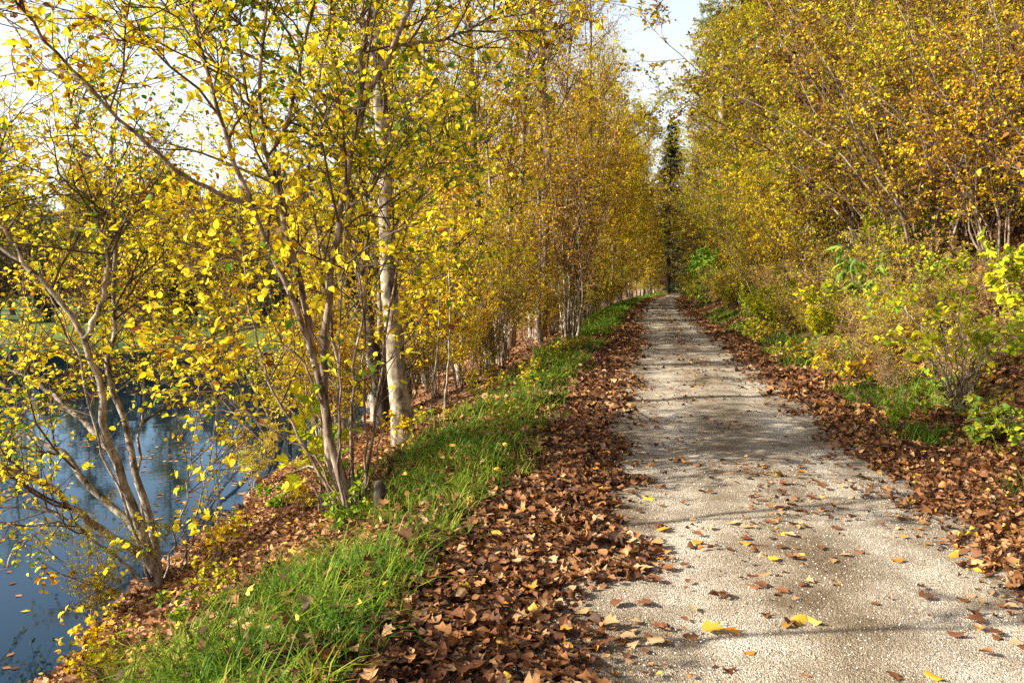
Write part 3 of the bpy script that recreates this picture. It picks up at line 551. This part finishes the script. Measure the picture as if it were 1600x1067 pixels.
for u, y, k, s in [(6.5, 30, 0, .75), (9.5, 27, 2, .7), (8.5, 35, 2, .8), (12.5, 33, 0, .85), (6.0, 41, 0, .85), (10, 43, 0, 1.0), (14.5, 42, 2, .95), (18, 46, 0, 1.0), (5.6, 52, 0, 1.05), (8.6, 55, 2, 1.1), (13, 55, 2, 1.1), (18, 58, 0, 1.1), (5.2, 66, 0, 1.2), (9, 68, 0, 1.3), (14, 70, 2, 1.3), (21, 66, 2, 1.2), (6.5, 80, 2, 1.3), (9, 84, 1, 1.4), (15, 86, 0, 1.4), (4.0, 93, 0, 1.3), (8, 102, 2, 1.4), (4.5, 112, 1, 1.4), (5, 128, 0, 1.4), (24, 50, 1, 1.0), (13, 23, 2, .6), (16.5, 29, 2, .75), (20, 37, 2, .9)]:
    place(bank_tree[k], at_ground(u, y), rng.random()*6.3, s, ['tall olive yellow tree rising above the right hillside shrubs', 'tall golden tree rising above the right hillside shrubs', 'tall brownish yellow tree rising above the right hillside shrubs'][k], 'tall trees on the right hillside '+['olive', 'golden', 'brownish'][k])

# ------------------------------------------------------------------ far shore, far wood
def proto_far(o):
    n = 900; H = 9.
    root = empty('distant_tree', (0, 0, 0), 'tree', 'tree')
    mb = MB(); tubes(mb, np.array([[[0, 0, 0], [.1, 0, 3], [0, .1, 7]]], float), np.array([[.2, .15, .06]]), 6); mb.build('trunk', M['dark_bark'], root)
    q = rng.normal(size=(n, 3)); q = norm(q)*(rng.random((n, 1))**.4)*np.array([3, 3, 4.2])*(.75+.5*vnoise(q[:, 0]*3, q[:, 1]*3+q[:, 2]*2, .7, o))[:, None]+np.array([0, 0, 5.2])
    mb = MB(); leaves(mb, q, rng.normal(size=(n, 3)), rng.normal(size=(n, 3)), .55, 'kite', .2, 0, np.clip(vnoise(q[:, 0], q[:, 2], 1.5, o)+rng.normal(0, .15, n), 0, 1)); mb.build('crown', M['far'], root)
    return root
fart = [proto_far(61), proto_far(63)]
darkh = [proto_shrub('far_shrub', 'shrub', 5, 12, 'dark_bark', 'far', .55, .03, nb=12, bl=1.3, nl=10, ls=.13, t0=.08, o=141), proto_shrub('far_shrub', 'shrub', 6, 10, 'dark_bark', 'brownish', .5, .03, nb=10, bl=1.4, nl=6, ls=.10, t0=.1, o=143)]
k = 0
for i in range(60):
    y = 125+120*rng.random(); x = -12-(.30+.65*rng.random())*y
    place(fart[i % 2], np.array([x, y, float(h(x, y))-.1]), rng.random()*6.3, .8+.7*rng.random(), 'grey brown tree in the distant wood beyond the meadow', 'trees of the distant wood')
for i, x in enumerate(np.arange(-62, -12, 2.1)):
    y = 37+3*rng.random(); 
    place(darkh[[0, 1, 0][i % 3]], np.array([x, y, float(h(x, y))-.05]), rng.random()*6.3, .7+.5*rng.random(), ['dark green shrub on the far shore of the pond', 'brown shrub on the far shore of the pond'][[0, 1, 0][i % 3]], 'shrubs on the far shore '+['green', 'brown'][[0, 1, 0][i % 3]])
for i, x in enumerate([-56, -47, -44, -38, -35, -30, -28, -23, -17.5, -13.5]):
    y = 40+12*rng.random()
    place(bank_tree[[0, 2][i % 2]], np.array([x, y, float(h(x, y))]), rng.random()*6.3, .42+.22*rng.random(), ['olive leaved tree on the far side of the pond', 'brownish leaved tree on the far side of the pond'][i % 2], 'leafy trees on the far side of the pond '+['olive', 'brown'][i % 2])
for i, x in enumerate([-50, -41, -33, -26, -20, -15]):
    y = 46+8*rng.random()
    place(tallt[i % 2], np.array([x, y, float(h(x, y))]), rng.random()*6.3, .62+.2*rng.random(), 'thinly leaved tree on the far side of the pond', 'trees on the far side of the pond')

# ------------------------------------------------------------------ conifers
def conifer(name, label, base, H, Rd, leafm, bark, dens=1.0):
    root = empty(name, base, label, 'tree')
    mb = MB(); z = np.linspace(0, H, 12); P = np.stack([0*z, 0*z, z], 1)[None]; tubes(mb, P, np.linspace(H*.016, .02, 12)[None], 8); mb.build('trunk', M[bark], root, True)
    nb = int(150*dens); t = .015+.975*rng.random(nb); a = rng.random(nb)*6.283; L = Rd*(1-t)**.85*(.7+.5*rng.random(nb))+.25
    m = 6; s = np.linspace(0, 1, m)[None]
    B = np.stack([np.cos(a)[:, None]*L[:, None]*s, np.sin(a)[:, None]*L[:, None]*s, (t*H)[:, None]-.30*L[:, None]*s**1.2+.12*L[:, None]*s**4], -1)
    mb = MB(); tubes(mb, B, np.linspace(.03, .008, m)[None]*np.ones((nb, 1)), 4, 0)
    T, rt, _ = grow(B, np.full((nb, m), .01), 18, .1, .7, .9, 4, -.10, .1, .5, .7, .006); tubes(mb, T, rt, 3, 0)
    P, D = on(T, 26, 0.0); n = len(P); q = norm(rng.normal(size=(n, 3)))
    leaves(mb, P, D*.5+q*.8, rng.normal(size=(n, 3)), .11*(.7+.6*rng.random(n)), 'long', .1, 1)
    mb.build('crown', [M['twig'], M[leafm]], root)
    return root
conifer('spruce_tree', 'dark green spruce standing where the path disappears', at_ground(-1.0, 108), 21, 5.0, 'needle', 'dark_bark', 1.5)
conifer('pine_tree', 'tall pale green conifer at the top of the right hillside edge', at_ground(4.9, 61), 29, 4.6, 'pale_needle', 'grey_bark', 1.5)
conifer('spruce_tree', 'broad dark spruce standing left of the slim one at the bend', at_ground(-1.6, 120), 25, 4.6, 'needle', 'dark_bark', 1.5)
conifer('spruce_tree', 'tallest dark spruce behind the others at the bend', at_ground(-4.2, 137), 28, 4.6, 'needle', 'dark_bark')
conifer('spruce_tree', 'second dark spruce behind the first, deeper in the wood', at_ground(2.9, 98), 17, 2.4, 'needle', 'dark_bark')

bR = np.array([4.3, 5.6, float(h(4.3, 5.6))])
st = [([bR, bR+[-.1, 0, 1.0], bR+[-.6, .1, 2.2], bR+[-1.6, .5, 3.4], bR+[-2.4, .9, 4.0]], .03, .007, 12), ([bR, bR+[.1, .2, 1.0], bR+[-.3, .6, 2.2], bR+[-1.0, 1.6, 3.5]], .03, .007, 12), ([bR, bR+[.1, -.2, .8], bR+[-.5, -.1, 1.8], bR+[-1.5, .2, 2.7]], .022, .005, 9),
      ([bR, bR+[0, .3, .8], bR+[-.2, 1.0, 1.6], bR+[-.7, 2.0, 2.3]], .022, .005, 9)]
make_tree('hazel_tree', 'hazel with browning leaves arching into the upper right corner', 'tree', bR, st, 'bark', 'brownish', nb=12, bl=1.0, nt=7, tl=.4, nl=6, ls=.062, kind='near', tiltn=.75, t0=.35, nsub=2, flat=.4, o=91, brm=.011, flare=.1, twig='pale_twig')

# ------------------------------------------------------------------ plants on the right verge
def near_plant(name, label, px, py, H, ns, leafm, ls, kind='near', spread=.5, nl=7, bark='pale_bark', r0=.008, bl=.35, t0=.2, nb=6, cat='plant', droop=.25):
    b, d = hit(px, py)
    p = proto_shrub(name, cat, H, ns, bark, leafm, spread, r0, nb=nb, bl=bl, nt=3, tl=.2, nl=nl, ls=ls, t0=t0, nsub=0, kind=kind, twig='pale_twig', droop=droop)
    p.location = [float(c) for c in b]; p['label'] = label; return p
near_plant('elder_bush', 'green leaved bush with fan of pale bare stems at the slope foot', 1495, 640, 1.35, 22, 'lime', .085, spread=.65, nb=3, nl=3, r0=.012, t0=.5)
near_plant('hornbeam_seedling', 'small orange leaved seedling left of the green bush', 1405, 580, .5, 4, 'gold', .07, spread=.5, nb=5, bl=.25)
near_plant('buddleia_bush', 'bush with long drooping dark green leaves on the slope', 1345, 540, 1.9, 5, 'green', .24, 'long', .2, 3, t0=.62, nb=4, droop=.9)
near_plant('willow_bush', 'bright green bushy plant at the far path edge', 1103, 480, 3.2, 20, 'fresh', .17, 'long', .3, 14, bl=.8, nb=12, t0=.08)
near_plant('bramble_plant', 'yellow and lime leaved bramble low at the right path edge', 1195, 520, 1.2, 9, 'lime', .09, spread=.7, nb=7)
near_plant('bramble_plant', 'green leaved bramble on the slope between path and bush', 1290, 545, 1.4, 9, 'lime', .085, spread=.7, nb=8)
near_plant('bramble_plant', 'yellow green plant at the right frame edge above the verge', 1580, 520, 1.3, 5, 'lime', .1, spread=.55, nb=4)
near_plant('maple_seedling', 'young plant with large yellow green leaves at the foot of the hazel clump', 505, 800, 1.05, 7, 'lime', .13, 'maple', .4, 2, nb=3, t0=.3)
near_plant('nettle_plant', 'small green weed in the litter below the green bush', 1545, 700, .4, 6, 'green', .07, spread=.6, nb=4, bl=.15)
for i, (u, y, k, s) in enumerate([(4.3, 17.5, 0, .9), (3.8, 23, 0, 1.0), (3.6, 28, 1, .9), (3.6, 34, 0, 1.2), (3.9, 39, 0, 1.4), (3.1, 55, 0, 1.5), (3.0, 62, 0, 1.6), (6.2, 12.0, 0, .9), (5.2, 15.5, 1, .9), (6.0, 18.5, 0, 1.1), (5.2, 22, 0, 1.2), (3.2, 70, 0, 1.6), (3.2, 82, 0, 1.7)]+[(3.7+1.9*rng.random()+.1*(q % 3), 13+1.25*q, [2, 0, 2, 2, 1][q % 5], .7+.6*rng.random()+.012*q) for q in range(30)]+[(3.3+2.2*rng.random(), 13.0+.7*q, [2, 2, 0][q % 3], .45+.4*rng.random()) for q in range(18)]+[(3.3, 11.5, 2, .5), (4.0, 10.6, 2, .6), (4.6, 9.2, 2, .6), (3.6, 12.6, 0, .45), (5.2, 8.8, 2, .7), (3.1, 14, 2, .5)]):
    place(lowsh[k], at_ground(u, y), rng.random()*6.3, s, ['low olive leaved shrub along the right edge of the path', 'low lime green shrub along the right edge of the path', 'low twiggy brown shrub at the foot of the right slope'][k], 'low shrubs along the right path edge '+['olive', 'lime', 'brown'][k])

WC = ['lime green', 'olive', 'golden']
for i, (u, y, k, s) in enumerate([(2.6+2.6*rng.random(), 6+.45*q, [0, 1, 0, 2, 1][q % 5], .6+.9*rng.random()) for q in range(44)]):
    place(weed[k], at_ground(u, y), rng.random()*6.3, s, 'small '+WC[k]+' leafy weed in the litter right of the path', 'weeds on the right verge '+WC[k])
for i, (u, y, k, s) in enumerate([(-1.5-2.7*rng.random(), 3.2+.42*q, [0, 1, 2][q % 3], .4+.6*rng.random()) for q in range(40)]):
    place(weed[k], at_ground(u, y), rng.random()*6.3, s, 'small '+WC[k]+' leafy weed on the bank left of the path', 'weeds on the left bank '+WC[k])

# ------------------------------------------------------------------ leaf litter, grass, loose leaves
def litter(mb, n, ux, yx, dens_fn, size, kind='litter', lift=.03, tilt=.45, zf=h, tint_shift=0):
    u = ux[0]+(ux[1]-ux[0])*rng.random(n); y = yx[0]+(yx[1]-yx[0])*rng.random(n); x = u+bend(y)
    k = rng.random(n) < dens_fn(u, x, y); x, y, u = x[k], y[k], u[k]; n = len(x)
    P = np.stack([x, y, zf(x, y)+lift*rng.random(n)**1.5+.006], 1)
    a = rng.random(n)*6.283; D = np.stack([np.cos(a), np.sin(a), rng.normal(0, tilt*.6, n)], 1); N = np.array([0, 0, 1.])+rng.normal(0, tilt, (n, 3))
    sz = size*(.4+1.0*rng.random(n)**1.5); fo = rng.normal(.10, .24, n); cu = rng.normal(0, .33, n); ti = np.clip(rng.beta(1.3, 1.8, n)+tint_shift, 0, 1)
    ks = [('litter', .68), ('maple', .32)] if kind == 'litter' else [(kind, 1.0)]
    w = rng.random(n); lo = 0.
    for kk, f in ks:
        j = (w >= lo) & (w < lo+f+1e-9); lo += f
        leaves(mb, P[j], D[j], N[j], sz[j]*(1.25 if kk == 'maple' else 1), kk, fo[j], 0, ti[j], cu[j] if kk != 'kite' else None)
wet = lambda x, y: h(x, y, False) < WATER_Z-.01
def dl(u, x, y): return np.where(wet(x, y), 0, np.clip(smooth((-.02-u+.5*(vnoise(x, y, .4, 6)-.5))/.35)*(1-.42*grass_amount(x, y)), 0, 1))
def dr(u, x, y): return np.clip(smooth((u-1.75+.45*(vnoise(x, y, .4, 16)-.5))/.35)*(1-.6*grass_amount(x, y)), 0, 1)
mb = MB()
litter(mb, 25000, (-1.6, .1), (1.6, 9), dl, .058, lift=.045, tilt=.36); litter(mb, 36000, (-6, -1.2), (1.6, 13), dl, .056, lift=.05, tilt=.4, tint_shift=.10)  # slope leaves tinted paler, sunlight on the bank put into their colour
litter(mb, 16000, (-1.6, .1), (9, 30), dl, .075, tilt=.5); litter(mb, 15000, (-8, -1.2), (13, 40), dl, .09, 'kite', .05, .5); litter(mb, 8000, (-2.2, .1), (30, 90), dl, .14, 'kite', .04, .4)
litter(mb, 18000, (1.6, 3.4), (3, 10), dr, .054, lift=.05, tilt=.55, tint_shift=.05); litter(mb, 42000, (3, 10), (5, 17), dr, .056, lift=.05, tilt=.5, tint_shift=.02); litter(mb, 14000, (1.6, 3.4), (10, 30), dr, .085)
litter(mb, 50000, (3, 24), (12, 50), dr, .11, 'kite', .1, .5); litter(mb, 6000, (1.6, 4), (30, 90), dr, .14, 'kite')
litter(mb, 3000, (-3.0, -.9), (1.8, 10), lambda u, x, y: grass_amount(x, y)*.9, .056, lift=.14, tilt=.7, tint_shift=.05); litter(mb, 1800, (-3.0, -.9), (10, 22), lambda u, x, y: grass_amount(x, y)*.9, .075, lift=.15, tilt=.7, tint_shift=.05)
tag(mb.build('leaf_litter', M['litter'], None, True), 'thick brown fallen leaf litter along both path edges and slopes', 'leaf litter', None, 'stuff')
# fine litter on gravel that nobody could count
mb = MB()
def dp(u, x, y): return np.clip(.25+.9*smooth((np.abs(u-.85)-.55)/.5)+.35*np.exp(-((u-.85)/.22)**2), 0, 1)*smooth((vnoise(x, y, .5, 26)-.25)/.4)
litter(mb, 3800, (-.2, 1.9), (5.5, 14), dp, .055, 'kite', .008, .15, path_z); litter(mb, 4600, (-.2, 1.9), (14, 40), dp, .08, 'kite', .01, .2, path_z); litter(mb, 4000, (-.3, 2.0), (40, 110), dp, .14, 'kite', .01, .2, path_z)
litter(mb, 3000, (-.2, 1.95), (1.8, 9), dp, .030, 'kite', .006, .15, path_z); litter(mb, 900, (-.2, 1.95), (1.8, 8), dp, .05, 'litter', .01, .2, path_z, .08)
tag(mb.build('leaf_crumbs', M['litter']), 'small brown leaf bits strewn over the gravel path', 'leaf litter', None, 'stuff')

def grass(mb, n, ux, yx, Lh, wd, dens=grass_amount, tuft=.05, per=22):
    u = ux[0]+(ux[1]-ux[0])*rng.random(n); y = yx[0]+(yx[1]-yx[0])*rng.random(n); x = u+bend(y)
    k = rng.random(n) < dens(x, y)**1.5; x, y = x[k], y[k]; n = len(x)
    hs = np.repeat(.45+.9*rng.random(n)**1.6, per); tt = np.repeat(rng.normal(0, .16, n), per)
    x = np.repeat(x, per)+rng.normal(0, tuft, n*per); y = np.repeat(y, per)+rng.normal(0, tuft, n*per); n = len(x)
    Lh = Lh*hs
    b = np.stack([x, y, h(x, y)-.01], 1); a = rng.random(n)*6.283; L = Lh*(.45+.9*rng.random(n)); out = .35+.8*rng.random(n)
    d = np.stack([np.cos(a), np.sin(a), 0*a], 1); s = np.stack([-np.sin(a), np.cos(a), 0*a], 1)
    V = []
    for t, w in ((0, 1), (.4, .9), (.75, .6), (1, 0)):
        c = b+d*(L*out*t**1.8)[:, None]+np.array([0, 0, 1.])*(L*(t-.55*out*t**2.6))[:, None]
        if w: V += [c-s*wd*w, c+s*wd*w]
        else: V += [c]
    V = np.stack(V, 1); o = (np.arange(n)*7)[:, None, None]
    q = np.array([[0, 1, 3, 2], [2, 3, 5, 4]]); tr = np.array([[4, 5, 6]])
    tint = np.clip(.40+.5*vnoise(x, y, .5, 40)+tt+rng.normal(0, .16, n), 0, 1)
    mb.add(V.reshape(-1, 3), [(q[None]+o).reshape(-1, 4), (tr[None]+o).reshape(-1, 3)], 0, np.repeat(tint, 7))
mb = MB()
grass(mb, 1600, (-3.3, -.9), (2, 8), .23, .0034); grass(mb, 1800, (-3.6, -.95), (8, 20), .21, .005, tuft=.07); grass(mb, 2300, (-3.2, -.95), (20, 50), .28, .011, tuft=.1, per=14); grass(mb, 1600, (-2.6, -.95), (50, 110), .28, .028, tuft=.2, per=12)
grass(mb, 900, (2.3, 4.6), (4, 14), .22, .004); grass(mb, 900, (2.3, 4.3), (14, 40), .25, .010, tuft=.1, per=14)
tag(mb.build('grass', M['grass']), 'long green grass growing on the verges beside the path', 'grass', None, 'stuff')

# loose leaves lying on the gravel, each one a thing
LC = {'brown': [(0, (.10, .04, .018)), (1, (.24, .10, .04))], 'tan': [(0, (.34, .20, .09)), (1, (.5, .34, .18))], 'orange': [(0, (.42, .17, .02)), (1, (.6, .28, .03))], 'yellow': [(0, (.46, .28, .03)), (.5, (.60, .42, .04)), (1, (.68, .55, .10))]}
proto_leaf = {}
for c, stops in LC.items():
    m = leaf_mat(c+' loose leaf', stops, .15, .6, .25, 1.0)
    for kk in range(3):
        mb = MB(); leaves(mb, np.array([[-.5, 0, 0.]]), np.array([[1., 0, 0]]), np.array([[0, 0, 1.]]), 1.0, ['litter', 'maple', 'near'][kk], [.25, .10, -.2][kk], 0, np.array([.5]))
        proto_leaf[c, kk] = mb.build('fallen_leaf', m).data
for o in [o for o in col.objects if o.name.startswith('fallen_leaf')]: bpy.data.objects.remove(o)
def loose(x, y, c, kk, s, label, group=None, tilt=.12):
    o = bpy.data.objects.new('fallen_leaf', proto_leaf[c, kk]); col.objects.link(o)
    o.location = (x, y, float(path_z(x, y))+.012*s/.1); o.rotation_euler = (rng.normal(0, tilt), rng.normal(0, tilt), rng.random()*6.283); o.scale = (s, s*(.7+.4*rng.random()), s)
    tag(o, label, 'leaf', group); return o
for px, py, c, kk, s, lab in [(1247, 984, 'yellow', 2, .13, 'large yellow leaf, left one of the pair lying on the near gravel'), (1272, 982, 'yellow', 2, .11, 'large yellow leaf, right one of the pair lying on the near gravel'),
    (1115, 992, 'yellow', 1, .11, 'pale yellow leaf on the gravel beside an orange yellow leaf'), (1144, 1003, 'orange', 1, .1, 'bright orange yellow leaf on the near gravel beside a pale leaf'),
    (1005, 899, 'tan', 1, .12, 'pale tan leaf lying flat near the left gravel edge'), (1013, 784, 'yellow', 2, .09, 'yellow leaf on shaded gravel close to the left litter edge'), (1385, 775, 'tan', 0, .11, 'curled tan leaf standing up on the gravel near the right edge'),
    (1098, 865, 'orange', 0, .07, 'small red orange leaf curled up on bare shaded gravel'), (980, 712, 'yellow', 2, .09, 'yellow leaf at the left edge of the sunlit gravel band')]:
    p, d = hit(px, py); loose(p[0], p[1], c, kk, s, lab)
i = 0
while i < 285:
    y = 2.1+5.2*rng.random()**1.25; u = -.15+2.0*rng.random()
    if rng.random() > float(dp(np.array(u), np.array(u), np.array(y)))+.15: continue
    c = ['brown', 'tan', 'orange', 'yellow'][int(np.searchsorted([.56, .84, .95], rng.random()))]
    loose(u, y, c, int(rng.integers(3)), (.046+.052*rng.random()**1.3), c+' leaf among the scattered leaves on the gravel path', c+' leaves scattered on the gravel'); i += 1
# loose stones on the near gravel
n = 13000; x = -.25+2.2*rng.random(n); y = 1.7+5.3*rng.random(n)**1.2; sz = .0018+.0040*rng.random(n)**3
oc = np.array([[1, 0, 0], [0, 1, 0], [-1, 0, 0], [0, -1, 0], [0, 0, .7], [0, 0, -.6]], float); of = np.array([[0, 1, 4], [1, 2, 4], [2, 3, 4], [3, 0, 4], [1, 0, 5], [2, 1, 5], [3, 2, 5], [0, 3, 5]])
a = rng.random(n)*6.283; V = oc[None]*(.7+.6*rng.random((n, 6, 1))); V = np.stack([V[:, :, 0]*np.cos(a)[:, None]-V[:, :, 1]*np.sin(a)[:, None], V[:, :, 0]*np.sin(a)[:, None]+V[:, :, 1]*np.cos(a)[:, None], V[:, :, 2]], -1)
V = V*sz[:, None, None]+np.stack([x, y, path_z(x, y)+sz*.25], 1)[:, None]
mb = MB(); mb.add(V.reshape(-1, 3), [(of[None]+(np.arange(n)*6)[:, None, None]).reshape(-1, 3)], 0, np.repeat(rng.random(n), 6))
tag(mb.build('gravel_stones', leaf_mat('pale stone', [(0, (.26, .21, .15)), (.5, (.52, .475, .40)), (1, (.78, .75, .69))], .0, .8, .2, 0)), 'loose pale stones lying on the near gravel', 'gravel', None, 'stuff')
# floating leaves
mb = MB(); n = 6000; x = -4-14*rng.random(n); y = 5+24*rng.random(n); k = pond(x, y) & (vnoise(x, y, 1.6, 70)*.7+vnoise(x, y*.5, .5, 71)*.3 > .55); x = x[k]; y = y[k]; n = len(x)
a = rng.random(n)*6.283; leaves(mb, np.stack([x, y, np.full(n, WATER_Z+.004)], 1), np.stack([np.cos(a), np.sin(a), 0*a], 1), np.array([0, 0, 1.])+rng.normal(0, .04, (n, 3)), .085, 'kite', .03)
tag(mb.build('floating_leaves', M['litter']), 'brown leaves floating in drifts on the pond', 'leaf litter', None, 'stuff')

# ------------------------------------------------------------------ sticks and the stump
def stick(name, label, pts, r0, r1, m, cat='branch'):
    q = [];
    for px, py, lift in pts:
        p, d = hit(px, py); p[2] += lift; q.append(p)
    mb = MB(); q = resample(q, 14, .006); tubes(mb, (q)[None], np.linspace(r0, r1, 14)[None], 7); return tag(mb.build(name, M[m], None, True), label, cat)
stick('fallen_branch', 'dark fallen branch lying across the leaf slope near the grass', [(300, 998, .02), (350, 958, .03), (400, 930, .03), (420, 905, .05)], .022, .012, 'dark_bark')
stick('fallen_branch', 'pale crooked branch on the bank left of the hazel clump', [(415, 780, .02), (440, 752, .06), (480, 740, .08), (510, 742, .03)], .018, .012, 'pale_bark')
stick('fallen_branch', 'short forked grey branch in the litter at the right slope foot', [(1500, 668, .03), (1530, 655, .05), (1560, 662, .03)], .022, .012, 'grey_bark')
b, d = hit(597, 795)
mb = MB(); q = resample([b+np.array([0, 0, -.05]), b+np.array([-.01, 0, .13]), b+np.array([-.03, .02, .27])], 8, .006); tubes(mb, q[None], np.array([[.075, .065, .06, .055, .055, .05, .045, .03]]), 9)
tag(mb.build('stump', M['dark_bark'], None, True), 'short broken dark stump right beside the hazel clump', 'stump')
print('objects', len(col.objects))
